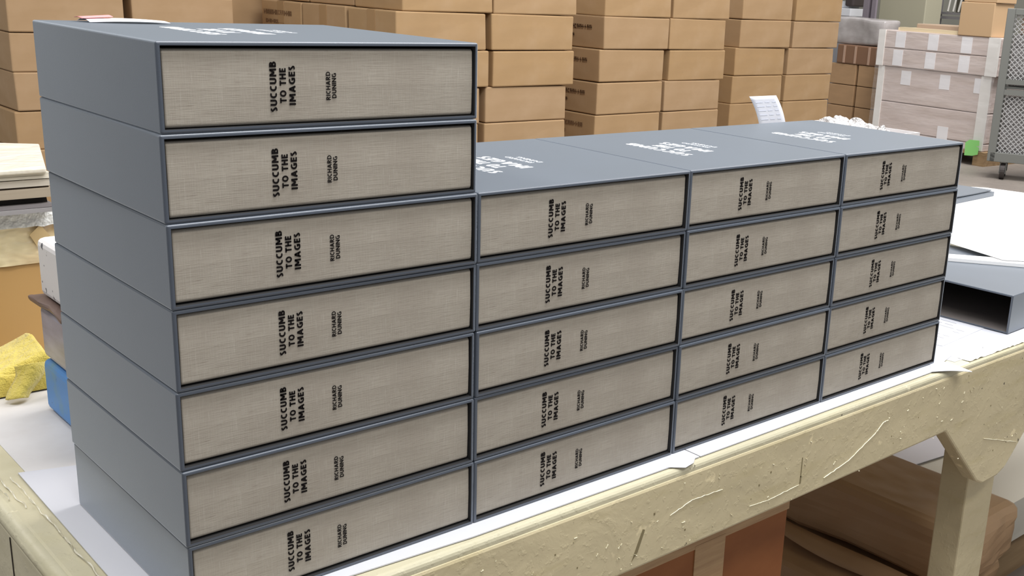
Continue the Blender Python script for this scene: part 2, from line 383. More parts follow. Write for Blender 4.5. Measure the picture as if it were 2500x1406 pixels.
# front apron with a bracket that swells down over the leg
prof = [(-.052, -.010), (2.70, -.010), (2.70, -.120), (1.66, -.118), (1.60, -.150), (1.574, -.186), (1.537, -.223), (1.515, -.242), (1.488, -.252), (1.435, -.2535), (1.412, -.243), (1.275, -.112), (.85, -.117), (.3, -.118), (-.052, -.118)]
bpart('front_apron', prism(prof, -.036, -.004, 'y', .004), cream)
bpart('leg', boxbm(1.452, 1.555, .0, .058, FZ, -.02, .003), cream)
bpart('leg', boxbm(-.048, .05, .0, .058, FZ, -.02, .003), cream)
bpart('leg', boxbm(1.452, 1.555, .98, 1.04, FZ, -.02, .003), cream)
bpart('leg', boxbm(-.048, .05, .98, 1.04, FZ, -.02, .003), cream)
bpart('leg', boxbm(2.60, 2.69, .0, .058, FZ, -.02, .003), cream)
bpart('leg', boxbm(2.60, 2.69, .98, 1.04, FZ, -.02, .003), cream)
bpart('cross_rail', boxbm(1.46, 1.50, .058, .98, -.135, -.022, .003), cream)
bpart('back_apron', boxbm(-.05, 2.70, 1.02, 1.05, -.13, -.02, .003), cream)
bpart('end_panel', boxbm(-.068, -.050, -.030, 1.04, -.62, -.016, .004), cream2)
# rounded moulding along the left end
bpart('edge_moulding', tube((-.058, -.030, -.012), (-.058, 1.05, -.012), .0115, 12), cream2, True)
crk = join([boxbm(-.0690, -.0672, .312, .3138, -.36, -.020), boxbm(-.0690, -.0672, .392, .3945, -.125, -.095)])
bpart('crack', crk, crackm)
# crinkled clear tape along the left end
def crinkle(x, y0, y1, z, n, w_, seed):
    def fn(uu, vv):
        y = y0+(y1-y0)*uu; nz = noise.noise(Vector((y*28, seed, 0)))
        return Vector((x+.003*nz+w_*(vv-.5)*(.6+.8*abs(noise.noise(Vector((y*19, seed+4, 1))))), y, z+.004*noise.noise(Vector((y*60, seed, vv*2)))+.0025))
    return grid_sheet(fn, n, 2)
tp = join([crinkle(-.036, .13, .42, .0004, 90, .0016, 2), crinkle(-.0465, .33, .58, -.001, 70, .0018, 5), crinkle(-.0545, .36, .52, -.001, 60, .0012, 9)])
bpart('crinkled_tape', tp, tape_clear)
# chips, scrapes and dents of the front apron
def ridge(pts, wd, dep, seed):
    bm = bmesh.new(); last = None; n = 10
    P = []
    for a, b_ in zip(pts[:-1], pts[1:]):
        for k in range(n): P.append(Vector(a).lerp(Vector(b_), k/n))
    P.append(Vector(pts[-1]))
    for i, p in enumerate(P):
        t_ = wd*(.4+1.2*abs(noise.noise(Vector((i*.7, seed, 0)))))*(1 if 0 < i < len(P)-1 else .2)
        dz = .0012*noise.noise(Vector((i*.9, seed+7, 0)))
        q = [bm.verts.new((p.x, -.0362, p.y+dz+t_)), bm.verts.new((p.x, -.0362-dep, p.y+dz)), bm.verts.new((p.x, -.0362, p.y+dz-t_))]
        if last:
            bm.faces.new((last[0], last[1], q[1], q[0])); bm.faces.new((last[1], last[2], q[2], q[1]))
        last = q
    return bm
rd = [ridge([(.93, -.100), (.99, -.088), (1.055, -.060), (1.075, -.046), (1.09, -.045)], .0007, .0012, 1), ridge([(1.412, -.158), (1.545, -.198)], .0009, .0010, 4),
      ridge([(.76, -.095), (.80, -.098), (.87, -.094)], .0007, .0008, 3), ridge([(.60, -.060), (.64, -.050), (.70, -.052)], .0007, .0008, 6)]
for i in range(90):
    x = R.uniform(.15, 1.6); z = R.uniform(-.115 if x < 1.3 else -.20, -.02); l = R.uniform(.001, .006)
    a = R.uniform(-1, 1); rd.append(ridge([(x, z), (x+l*math.cos(a), z+l*math.sin(a))], R.uniform(.0004, .0010), .0012, i))
bpart('paint_chips', join(rd), chip)['kind'] = 'stuff'
dn = []
for i in range(18):
    x = R.uniform(.2, 1.6); z = R.uniform(-.11 if x < 1.3 else -.2, -.015); s = R.uniform(.0006, .0014)
    dn.append(boxbm(x-s, x+s, -.0364, -.035, z-s*1.2, z+s*1.2))
dn += [boxbm(.872, .8738, -.0364, -.035, -.083, -.052), boxbm(.8715, .8745, -.0364, -.035, -.093, -.081)]
dn.append(prism([(.535, -.104), (.545, -.094), (.556, -.066), (.552, -.064), (.545, -.080)], -.0364, -.035, 'y'))
bpart('dents', join(dn), scuff)['kind'] = 'stuff'
# torn laminate along the front edge on the right
def torn(uu, vv):
    x = 1.335+uu*.40; y = -.030+vv*(.026+.012*noise.noise(Vector((x*40, 3, 0))))
    return Vector((x, y, .0006+.004*abs(noise.noise(Vector((x*55, y*90, 2))))))
bpart('torn_edge', grid_sheet(torn, 80, 5), Mat('torn_white_laminate', srgb(232, 228, 218), .5))

# ------------------------------------------------------------------ right side of the bench top
lines_m = Mat('grey_printing', srgb(150, 150, 158), .8)
def printed_sheet(pts, z, label, y0, y1, x0, x1, th=.0006):
    g = thing('printed_sheet', label, 'paper', (0, 0, 0), 0, None)
    new_obj('sheet', bm_me(prism(pts, z, z+th, 'z'), 'sheet'), paper, g)
    bms = []
    for i in range(9):
        x = x0+(x1-x0)*i/9
        yy = y0
        while yy < y1:
            l = R.uniform(.01, .035)
            if R.random() < .75: bms.append(boxbm(x, x+.0022, yy, min(y1, yy+l), z+th, z+th+.0001))
            yy += l+.006
    new_obj('printed_lines', bm_me(join(bms), 'lines'), lines_m, g); return g
flat_sheet('backing_sheet', [(1.312, -.014), (1.30, .09), (1.34, .32), (1.78, .30), (1.74, -.020), (1.50, -.022)], .0002, .0006, paper, 'white sheet under the open grey slipcase by the chipped bench edge', 'paper')
printed_sheet([(1.372, .046), (1.34, .30), (1.62, .32), (1.66, .070)], .0010, 'printed white sheet beside the open slipcase on the bench', .07, .28, 1.38, 1.54)
# open empty slipcase lying on its side, its mouth towards the stacks
oc = thing('open_slipcase', 'empty grey slipcase lying open with its dark mouth towards the stacks', 'slipcase', (1.549, .012, .0018), math.radians(90+4))
new_obj('shell', slipcase_me(.0019), [grey, grey_in2], oc)
# local mouth plane is y=0 facing -y ; rotate so it faces -x
oc.rotation_euler = (0, 0, math.radians(-90-(-2)))
oc.location = (1.532, .012+CW, .0018)
zc = .0018+CH
def strip(uu, vv):
    x0, y0 = 1.575+.02*math.sin(uu*3.1), .340
    p = Vector((1.583, .33, 0)).lerp(Vector((1.830, .035, 0)), uu) 
    return Vector((p.x+vv*.030, p.y+vv*.030, zc+.0012+.0006*vv))
sheetz = zc+.0006
bd = prism([(1.590, .360), (1.80, .085), (1.86, .02), (1.895, .05), (1.83, .12), (1.62, .375)], sheetz, sheetz+.007, 'z')
tag(new_obj('board_strip', bm_me(bd, 'board_strip'), brightpaper), 'long narrow white board strip lying across the open slipcase', 'board')
big = thing('sheet_stack', 'tall stack of bright white sheets at the right end of the bench', 'paper stack')
box('sheets', 1.885, 2.62, .10, .90, .0028, zc-.002, brightpaper, big, jit=.002)
new_obj('top_sheet', bm_me(prism([(1.822, .345), (1.765, .155), (1.90, .02), (2.64, .50), (2.60, .66), (2.30, .98), (1.95, .93)], zc+.009, zc+.0098, 'z'), 'top_sheet'), brightpaper, big)
lid = thing('case_lid', 'dark grey cloth covered board with a lifted corner lying on the white sheets', 'board', (2.25, .56, zc+.0100), math.radians(3))
new_obj('lower_board', bm_me(boxbm(0, .235, 0, .27, 0, .012, .001), 'lower_board'), grey, lid)
def lidf(uu, vv): return Vector((.0+uu*.225, .005+vv*.26, .0135+.016*(1-uu)**2*0+.010*uu*uu*(1-vv)*.4+.006*(1-uu)))
new_obj('upper_board', bm_me(grid_sheet(lidf, 8, 8, .0025), 'upper_board'), grey, lid)

# curled printed note: a long slip standing on the bench behind the stacks
nt = thing('curled_note', 'curled white printed note standing up behind the slipcase stacks', 'note', (0, 0, 0))
def curl(uu, vv):
    base = Vector((1.150, .312, .0030)).lerp(Vector((1.222, .312, .0030)), uu)
    h = vv*.425; q = max(0, vv-.80)/.20
    return base+Vector((-.026*q**2, .008*vv+.010*q, h-.010*q*q))
new_obj('note_paper', bm_me(grid_sheet(curl, 6, 50, .0003), 'note', True), paper, nt)
ln = []
for i in range(5):
    vv = .885+.02*i
    for (a, b_) in ((.1, .38), (.45, .62), (.72, .86)):
        p0, p1 = curl(a, vv), curl(b_, vv); p2, p3 = curl(b_, vv+.006), curl(a, vv+.006)
        bm = bmesh.new(); bm.faces.new([bm.verts.new(p+Vector((0, -.0006, .0003))) for p in (p0, p1, p2, p3)]); ln.append(bm)
new_obj('printed_lines', bm_me(join(ln), 'lines'), Mat('faint_printing', srgb(214, 217, 228), .8), nt)
# ------------------------------------------------------------------ left side of the bench top
# weights: three heavy blocks piled up
def brick(name, z0, z1, mat, label, dx, seed):
    bm = boxbm(.063+dx, .165+dx, .415, .618, z0, z1, .009, 3, sub=0)
    return tag(new_obj(name, bm_me(bm, name, False), mat), label, 'weight')
bluem = Mat('worn_blue_paint', srgb(84, 142, 205), .5, .4); bluem.mixc(bluem.noise((1, 1, 1), 26, 5, lo=.5, hi=.75), srgb(112, 150, 160), .8).mixc(bluem.noise((1, 1, 1), 60, 3, lo=.68, hi=.75), srgb(50, 60, 80), .7)
metm = Mat('dull_grey_metal', srgb(172, 170, 184), .35, .5); metm.mixc(metm.noise((2, 2, 9), 5, 4), srgb(120, 114, 122), .6)
whm = Mat('white_speckled_paint', srgb(236, 233, 232), .6); whm.mixc(whm.noise((1, 1, 1), 70, 2, lo=.66, hi=.69), srgb(60, 60, 70), .9)
brick('blue_weight', .0030, .0745, bluem, 'blue painted block at the bottom of the pile of weights', 0, 1)
brick('metal_weight', .0760, .1500, metm, 'dull grey metal block in the middle of the pile of weights', .002, 2)
brick('white_weight', .1600, .2380, whm, 'white speckled block on top of the pile of weights', .006, 3)
# torn wad of tape between the metal and the white block
bm = boxbm(.058, .12, .50, .626, .1502, .1598, .003, 2); bmesh.ops.subdivide_edges(bm, edges=bm.edges[:], cuts=3, use_grid_fill=True); lumpy(bm, .007, 70, 3)
for v in bm.verts: v.co.z = min(max(v.co.z, .1504), .1596)
tag(new_obj('tape_wad', bm_me(bm, 'wad'), Mat('brown_old_tape', srgb(120, 100, 92), .4)), 'crumpled brown tape wad sticking out under the white block', 'tape')

yel = Mat('yellow_terry_cloth', srgb(226, 206, 104), .95, .1, **{'Sheen Weight': .4})
yel.mixc(yel.noise((1, 1, 1), 30, 4), srgb(204, 182, 80), .7).bump(yel.noise((1, 1, 1), 500, 3), .5, .002).bump(yel.noise((1, 1, 1), 90, 3), .5, .003)
def rag_layer(x0, x1, y0, y1, z0, zf, seed, n=70):
    def fn(uu, vv):
        x = x0+(x1-x0)*uu; y = y0+(y1-y0)*vv
        e = min(1, 12*uu, 12*(1-uu), 9*vv, 9*(1-vv)); e = math.sqrt(max(0, e*(2-e)))
        j = noise.noise_vector(Vector((x*11, y*11, seed)))*.004; k = noise.noise(Vector((x*70, y*70, seed)))*.0012
        return Vector((x+j.x, y+j.y, max(.0032, z0+zf(uu, vv)*e+k*e)))
    return grid_sheet(fn, n, n)
rag = thing('cleaning_rag', 'crumpled yellow terry cleaning rag in folds by the weights', 'cloth', (0, 0, 0))
new_obj('lower_fold', bm_me(rag_layer(-.03, .094, .690, .795, .0035, lambda a, b_: .030+.003*math.sin(a*5+1), 1), 'lower', True), yel, rag)
def upz(a, b_): return .010+.036*max(0, min(1, (a-.45)*2.0))*(1-abs(b_-.65)*.5)+.003*math.sin(a*5)
new_obj('upper_fold', bm_me(rag_layer(-.026, .098, .697, .800, .022, upz, 5), 'upper', True), yel, rag)
def flap(uu, vv):
    p = Vector((.066, .690, .044)).lerp(Vector((.044, .667, .006)), uu); wd = (1-uu*.35)*.034
    return p+Vector((wd*(vv-.5)+.004*math.sin(5*uu), -.012*math.sin(math.pi*vv), .004*math.sin(math.pi*vv)))
new_obj('hanging_corner', bm_me(grid_sheet(flap, 26, 14, .004), 'corner', True), yel, rag)

# wrapped carton and boards behind the rag
wc = thing('wrapped_carton', 'kraft carton wrapped with clear tape at the left behind the yellow rag', 'carton', (0, 0, 0))
box('carton_body', -.045, .172, .852, 1.05, .001, .2262, Mat('tan_board', srgb(178, 140, 86), .6), wc, bev=.004)
filmm = Mat('crinkled_film', srgb(232, 216, 176), .25, .6); filmm.mixc(filmm.noise((5, 5, 9), 1.6, 3, lo=.38, hi=.62), srgb(186, 154, 108), .9).bump(filmm.noise((5, 5, 12), 2, 3), .5, .01)
def fb(uu, vv):
    x = -.045+.218*uu; z = .2255-.080*vv; return Vector((x, .8495-.0035*abs(noise.noise(Vector((x*30, z*60, 1)))), z))
new_obj('film_band', bm_me(grid_sheet(fb, 40, 14), 'film', True), filmm, wc)
new_obj('tape_square', bm_me(prism([(.124, .190), (.140, .204), (.152, .186), (.134, .170)], .8440, .8450, 'y'), 'sq'), Mat('tan_tape_piece', srgb(205, 178, 130), .4), wc)
bubm = Mat('silver_bubble_film', srgb(226, 226, 222), .25, .7); bubm.bump(bubm.noise((1, 1, 1), 90, 2), .5, .004)
def bb(uu, vv): 
    x = .055+.117*uu; return Vector((x, .846-.003*vv, .2262-.024*vv+.002*noise.noise(Vector((x*80, vv*4, 2)))))
new_obj('bubble_film', bm_me(grid_sheet(bb, 30, 6), 'bub', True), bubm, wc)
stackm = []
cols = [(srgb(150, 146, 146), .228, .2345, 0), (srgb(128, 122, 122), .2348, .2405, .002), (srgb(30, 24, 22), .2408, .2500, .012), (srgb(172, 158, 138), .2504, .2635, .0), (srgb(96, 84, 72), .2638, .2665, .006), (srgb(196, 186, 170), .2668, .2760, .001), (srgb(120, 108, 95), .2763, .2775, .004), (srgb(214, 206, 188), .2778, .2815, 0), (srgb(220, 212, 194), .2818, .2860, .001)]  # third entry is near black and set back, painting a shaded gap
names = ['grey chipboard sheet lowest in the board pile at left', 'darker grey chipboard sheet second lowest in the board pile', 'near black inset board painted as the shadow gap of the board pile', 'thick tan board in the middle of the board pile', 'thin brown board with frayed edge in the board pile', 'thick pale grey board in the upper half of the board pile', 'thin brown sheet under the two cream boards of the pile', 'cream board second from the top of the board pile', 'cream board directly under the film covered panel of the pile']
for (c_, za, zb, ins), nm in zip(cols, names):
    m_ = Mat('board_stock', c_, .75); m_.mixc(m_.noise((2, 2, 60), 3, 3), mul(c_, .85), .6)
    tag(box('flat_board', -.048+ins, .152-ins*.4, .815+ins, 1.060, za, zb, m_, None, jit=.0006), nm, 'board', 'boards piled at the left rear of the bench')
lidm = Mat('cream_film_panel', srgb(222, 214, 196), .35, .5); lidm.mixc(lidm.noise((3, 14, 3), 2, 4, lo=.42, hi=.62), srgb(222, 204, 192), .9).bump(lidm.noise((5, 9, 5), 2, 4), .5, .01)
tag(new_obj('film_covered_panel', bm_me(prism([(-.05, .808), (.145, .808), (.206, 1.045), (.12, 1.105), (-.05, 1.18)], .2864, .2935, 'z', .002), 'panel'), lidm), 'cream film covered panel on top of the board pile at left', 'panel')

# ------------------------------------------------------------------ under the bench
ocn = thing('large_carton', 'large orange brown carton with peeling tape under the bench', 'carton', (0, 0, FZ))
def oc_box(n, a, m_): return new_obj(n, bm_me(boxbm(*a, .004), n), m_, ocn)
oc_box('carton_body', (.33, .985, .062, .62, 0, .690), okraft)
new_obj('edge_tape', bm_me(boxbm(.33, .9855, .0606, .062, .635, .6885), 'edge_tape'), otape, ocn)
new_obj('seam_tape', bm_me(boxbm(.765, .832, .0603, .0618, .20, .640), 'seam_tape'), otape, ocn)
def parcel(label, x0, x1, y0, y1, z0, z1, seed, amp=.010):
    bm = boxbm(x0, x1, y0, y1, z0, z1, .03, 3); bmesh.ops.subdivide_edges(bm, edges=bm.edges[:], cuts=4, use_grid_fill=True)
    for v in bm.verts:
        c_ = Vector(((x0+x1)/2, (y0+y1)/2, (z0+z1)/2)); s = (v.co-c_)
        n1 = noise.noise(v.co*9+Vector((seed, 0, 0))); n2 = noise.noise(Vector((v.co.x*18, v.co.y*4, v.co.z*18+seed)))
        v.co += s.normalized()*(n1*amp+abs(n2)*amp)
        v.co.z = max(v.co.z, z0+.0003)
    g = thing('wrapped_parcel', label, 'parcel', (0, 0, 0)); new_obj('kraft_wrapping', bm_me(bm, 'parcel'), wrapk, g); return g
p1 = parcel('flat kraft paper parcel on the floor under the bench, lower of two', 1.47, 1.93, .13, .80, FZ, -.635, 2)
p2 = parcel('bulging kraft paper parcel lying on the lower parcel under the bench', 1.63, 1.90, .09, .78, -.618, -.475, 5, .012)
def lip(uu, vv):
    y = .12+uu*.40; wob = .02*math.sin(uu*6)
    return Vector((1.60-vv*.05+wob*.2, y, -.600-.020*vv*math.sin(math.pi*uu)))
new_obj('loose_flap', bm_me(grid_sheet(lip, 12, 3, .0008), 'lip', True), wrapk, p2)
ws = thing('white_sheet_pallet', 'low pallet of white sheets on the floor beyond the kraft parcels', 'paper stack', (0, 0, 0))
box('sheets', 2.03, 3.4, .22, .95, -.72, -.60, Mat('pale_sheet_stock', srgb(226, 221, 208), .7), ws, jit=.004)
box('pallet_base', 2.05, 3.38, .24, .93, FZ, -.72, palwood, ws)
flat_sheet('loose_cover_sheet', [(2.10, .50), (2.25, .93), (3.3, .94), (3.35, .75), (2.75, .42)], -.5950, .0015, Mat('cool_white_sheet', srgb(228, 226, 236), .6), 'cool white cover sheet lying on the low sheet pallet', 'paper')
dk = Mat('dark_grey_fleece', srgb(78, 78, 90), .95, .1); dk.bump(dk.noise((1, 1, 1), 30, 5), .9, .03)
def dkf(uu, vv):
    a = uu*2*math.pi; rr = (.19+.03*noise.noise(Vector((math.cos(a)*2, math.sin(a)*2, vv*3))))*math.sqrt(max(0, 1-vv**2.4)); 
    p = Vector((2.09+rr*math.cos(a), -.06+rr*.95*math.sin(a), FZ+.30*vv)); return p+noise.noise_vector(p*14)*.018*(1 if vv > .03 else 0)
bm = grid_sheet(dkf, 48, 26); 
for v in bm.verts: v.co.z = max(v.co.z, FZ+.001)
tag(new_obj('fleece_blanket', bm_me(bm, 'fleece', True), dk), 'crumpled dark grey fleece blanket on the floor right of the bench leg', 'blanket')

# ------------------------------------------------------------------ carton stacks on pallets
CX, CY, CZ = .370, .320, .1285
VAR = []
def carton_bm(): 
    bm = boxbm(0, CX, 0, CY, .0004, CZ, .0045, 2, jit=.0022)
    return bm
CART = [bm_me(carton_bm(), 'carton') for _ in range(5)]
SEAM = []
TAPE = bm_me(join([boxbm(-.0022, .0, CY/2-.026, CY/2+.026, .045, CZ-.002), boxbm(CX, CX+.0022, CY/2-.026, CY/2+.026, .045, CZ-.002), boxbm(.003, CX-.003, CY/2-.026, CY/2+.026, CZ-.0006, CZ+.0002)]), 'tape')
def glyphs():
    out = []; rr = random.Random(3)
    for (z, y0, y1, h) in ((.074, .300, .085, .018), (.042, .285, .180, .014)):
        y = y0
        while y > y1:
            wd = rr.uniform(.010, .014)
            k = rr.randrange(4)
            out.append(boxbm(-.0024, -.0018, y-.0045, y, z, z+h))
            if k != 1: out.append(boxbm(-.0024, -.0018, y-wd, y, z+h-.005, z+h))
            if k != 2: out.append(boxbm(-.0024, -.0018, y-wd, y, z+h/2-.0025, z+h/2+.0025))
            if k in (0, 3): out.append(boxbm(-.0024, -.0018, y-wd, y-wd+.0045, z, z+h*.6))
            if k == 2: out.append(boxbm(-.0024, -.0018, y-wd, y, z, z+.005))
            y -= wd+.0035
            if rr.random() < .16: y -= .012
    return join(out)
PRINT = bm_me(glyphs(), 'print')
cproto = {}
def put(q, me, mt, parent):
    if q in cproto: o = cproto[q].copy(); COL.objects.link(o); o.parent = parent
    else: cproto[q] = o = new_obj(q.split('#')[0], me, mt, parent)
    return o
ROWS = ['top', 'second', 'third', 'fourth', 'fifth', 'sixth', 'seventh']
def carton(x, y, i, kind, label, group, rz=0, sx=1):
    g = thing('carton', label, 'carton', (x, y, PALZ+.13*i), rz, group); g.scale.x = sx
    v = R.randrange(5)
    o = put('carton_body#%d' % v, CART[v], kraft, g)
    if 't' in kind: put('packing_tape', TAPE, ktape, g)
    if 'p' in kind: o = put('printed_lettering', PRINT, kprint, g); o['label'] = 'faded dark lettering'
    return g
PALZ = -.6955
def pallet(x0, x1, y0, y1, label):
    g = thing('pallet', label, 'pallet', (x0, y0, FZ)); X, Y, H = x1-x0, y1-y0, PALZ-FZ-.001
    for k in range(5): box('deck_board', k*(X-.09)/4, k*(X-.09)/4+.09, 0, Y, H-.02, H, palwood, g, bev=.002)
    for k in range(3): box('stringer', 0, X, k*(Y-.04)/2, k*(Y-.04)/2+.04, .018, H-.02, palwood, g, bev=.002)
    for k in range(3): box('bottom_board', k*(X-.09)/2, k*(X-.09)/2+.09, 0, Y, 0, .018, palwood, g, bev=.002)
pallet(.74, 1.55, 3.18, 4.2, 'wooden pallet hidden under the leftmost carton stack')
pallet(1.71, 2.52, 2.39, 3.38, 'wooden pallet hidden under the second carton stack')
pallet(2.69, 3.48, 2.45, 3.4, 'wooden pallet hidden under the third carton stack')
pallet(3.65, 4.50, 2.59, 3.5, 'wooden pallet hidden under the rightmost carton stack')
pallet(1.60, 2.00, 3.45, 3.85, 'wooden pallet hidden under the shadowed column of cartons')
HID = ['lowest carton on the pallet', 'second carton up from the pallet', 'third carton up from the pallet', 'fourth carton up from the pallet', 'fifth carton up from the pallet', 'sixth carton up from the pallet', 'seventh carton up from the pallet', 'eighth carton up from the pallet']
def column(x, y, top_i, vis_from, colname, kind, grp, dxs={}, n=10, rzs={}, sx=1):
    for i in range(n):
        if i >= vis_from: lab = 'kraft carton, %s row under the photo top edge, %s' % (ROWS[top_i-i] if top_i-i < 7 else 'lower', colname)
        else: lab = 'kraft carton, %s, %s' % (HID[i], colname)
        if i > top_i: lab = 'kraft carton above the photo top edge, %s' % colname
        dx, dy = dxs.get(i, (R.uniform(-.006, .006), R.uniform(-.006, .006)))
        carton(x+dx, y+dy, i, kind, lab, grp, math.radians(rzs.get(i, R.uniform(-.35, .35))), sx)
column(.757, 3.20, 8, 5, 'left column of the leftmost stack', '', 'cartons in the leftmost stack')
column(1.156, 3.20, 8, 8, 'right column of the leftmost stack', 't', 'cartons in the leftmost stack', n=10)
column(1.590, 3.47, 9, 8, 'shadowed column between the first two stacks', 't', 'cartons in the shadowed column')
b1 = {9: (.026, .004), 8: (-.002, 0), 7: (.012, 0), 6: (-.022, .002), 5: (-.030, 0)}
b2 = {9: (.022, .002), 8: (.012, .0), 7: (.020, -.002), 6: (-.008, .002), 5: (-.012, 0)}
column(1.730, 2.40, 9, 5, 'front left column of the second stack', 't', 'cartons in the second stack', b1, rzs={9: -.6, 8: -.3})
column(2.113, 2.40, 9, 5, 'front right column of the second stack', 't', 'cartons in the second stack', b2, rzs={9: -.6, 8: -.2, 7: .4, 6: .4}, sx=1.045)
for (yy, nm, kd) in ((2.732, 'middle left column of the second stack', 't'), (3.060, 'rear left column of the second stack', 'tp')):
    column(1.730, yy, 9, 8, nm, kd, 'cartons in the second stack', {9: (.03, .0), 8: (-.002, 0)}, rzs={9: 0, 8: 0})
c1 = {9: (.012, 0), 8: (.010, 0), 7: (-.008, 0), 6: (-.014, 0), 5: (-.020, 0)}
column(2.716, 2.46, 9, 5, 'left column of the third stack', 'p', 'cartons in the third stack', c1, rzs={9: -.4, 8: -.4})
c2 = {9: (.018, 0), 8: (.004, 0), 7: (.012, 0), 6: (-.008, 0), 5: (-.010, 0)}
column(3.100, 2.46, 9, 5, 'right column of the third stack', 't', 'cartons in the third stack', c2, rzs={8: .3, 7: .4, 6: .4}, sx=.955)
d1 = {9: (.020, 0), 8: (.012, 0), 7: (-.010, 0), 6: (-.018, 0), 5: (-.022, 0)}
column(3.705, 2.60, 9, 5, 'left column of the rightmost stack', 't', 'cartons in the rightmost stack', d1)
column(4.092, 2.60, 9, 5, 'right column of the rightmost stack', 't', 'cartons in the rightmost stack', {9: (.030, 0), 8: (.022, 0), 7: (.0, 0), 6: (-.006, 0), 5: (-.010, 0)}, rzs={8: .4, 7: .4})

# ------------------------------------------------------------------ waste box with crumpled paper between the bench and the stacks
wb = thing('waste_box', 'white waste box heaped with crumpled paper behind the slipcases', 'box', (0, 0, 0))
wmm = Mat('white_box_board', srgb(222, 219, 220), .6)
hx, hy, hw, hd = 3.25, 1.45, .25, .44
ba = []
for a in ((hx, hx+hw, hy, hy+.008), (hx, hx+hw, hy+hd-.008, hy+hd), (hx, hx+.008, hy+.008, hy+hd-.008), (hx+hw-.008, hx+hw, hy+.008, hy+hd-.008)): ba.append(boxbm(a[0], a[1], a[2], a[3], FZ, .102))
ba.append(boxbm(hx, hx+hw, hy, hy+hd, FZ, FZ+.01))
new_obj('box_walls', bm_me(join(ba), 'walls'), wmm, wb)
crm = Mat('crumpled_tissue', srgb(236, 234, 234), .45, .5); crm.mixc(crm.noise((1, 1, 1), 9, 5, lo=.55, hi=.75), srgb(190, 182, 178), .7).bump(crm.noise((1, 1, 1), 14, 4), .9, .04)
def cr(uu, vv):
    x = hx+.012+(hw-.024)*uu; y = hy+.012+(hd-.024)*vv; e = min(1, 5*min(uu, 1-uu, vv, 1-vv))
    return Vector((x, y, .02+(.062+.075*vv*vv+.05*noise.noise(Vector((x*9, y*9, 1)))+.026*abs(noise.noise(Vector((x*22, y*22, 4)))))*e))
tag(new_obj('crumpled_paper', bm_me(grid_sheet(cr, 40, 40, .002), 'crumple'), crm), 'heap of crumpled white paper in the waste box', 'paper')['kind'] = 'stuff'

# ------------------------------------------------------------------ far right: wrapped pallet load, cartons, cart, machines
def wpt(px, py, depth):
    return Vector((-0.349185, -0.912128, 0.583418)) + depth*(f + r*((px-1527.8)/2706.06) - u*((py-753.55)/2706.06))
# the load stands with its visible face from A (left) to B (right)
A = wpt(2150, 68, 11.0); B = wpt(2443, 97, 10.0)
ang = math.atan2(B.y-A.y, B.x-A.x); L = math.hypot(B.x-A.x, B.y-A.y); ztop = (A.z+B.z)/2
load = thing('wrapped_load', 'shrink wrapped pallet load with white labels and corner boards', 'pallet load', (A.x, A.y, FZ), ang)
H = ztop-FZ; DD = .70
tanm = Mat('tissue_brown_cartons', srgb(205, 189, 181), .35, .6); tanm.mixc(tanm.noise((1, 1, 9), 2, 3, lo=.3, hi=.75), srgb(222, 209, 206), .7)
tanm.mixc(tanm.noise((3, 3, 9), 1.5, 3, lo=.5, hi=.8), srgb(190, 174, 166), .5).bump(tanm.noise((1.5, 1.5, 6), 2, 3), .15, .02)
wcorner = Mat('white_corner_board', srgb(238, 236, 232), .5); lblm = Mat('white_label', srgb(240, 239, 242), .5)
hs = [.12, .46, .79, .79+.0, H]
zs = [.13, .42, .74, .905, 1.06, H] if H > 1.1 else [.13, .4, .7, .85, 1.0, H]
t1 = H-.345; tm = H-.17
box('upper_tier', 0, L, 0, DD, tm+.002, H, tanm, load, bev=.008)
box('second_tier', 0, L, 0, DD, t1, tm-.002, tanm, load, bev=.008)
box('third_tier', .03, L-.05, .02, DD, t1-.34, t1-.004, tanm, load, bev=.008)
box('fourth_tier', .03, L-.05, .02, DD, t1-.62, t1-.345, tanm, load, bev=.008)
box('bottom_tier', .03, L-.05, .02, DD, .13, t1-.625, tanm, load, bev=.008)
box('pallet_deck', 0, L, 0, DD, .10, .129, palwood, load); 
for k in range(3): box('pallet_block', k*(L-.12)/2, k*(L-.12)/2+.12, 0, DD, 0, .099, palwood, load)
for (a0, a1, z0_, z1_) in ((-.006, .075, t1, H), (L-.115, L+.006, t1, H), (.020, .095, .14, t1-.003), (L-.150, L-.044, .14, t1-.003)):
    box('corner_board', a0, a1, -.008 if a0 < .02 or a0 > L-.12 else .010, .003 if a0 < .02 or a0 > L-.12 else .022, z0_, z1_, wcorner, load)
for a, z0_, z1_ in ((.20, tm+.012, H-.012), (.58, tm+.012, H-.012), (.95, tm+.012, H-.012), (.19, t1+.012, tm-.012), (.57, t1+.012, tm-.012), (.945, t1+.012, tm-.012)):
    box('carton_label', a*L/1.35, a*L/1.35+.115, -.003, .001, z0_, z1_, lblm, load)
for a in (.30, .75, 1.13): box('carton_label', a*L/1.35, a*L/1.35+.115, .017, .021, t1-.165, t1-.03, lblm, load)
box('carton_label', .80, .92, .017, .021, .16, .31, lblm, load)
film = Mat('stretch_film', (0.9, 0.88, 0.88), .12, .8, Alpha=.13); film.bump(film.noise((2, 2, 8), 2, 3), .3, .03)
def filmf(uu, vv):
    x = -.004+(L+.008)*uu; z = .135+(H-.14)*vv; s = .020*noise.noise(Vector((x*3, z*9, 2)))
    return Vector((x, -.020+min(.010, s), z))
new_obj('stretch_film', bm_me(grid_sheet(filmf, 50, 60), 'film', True), film, load)
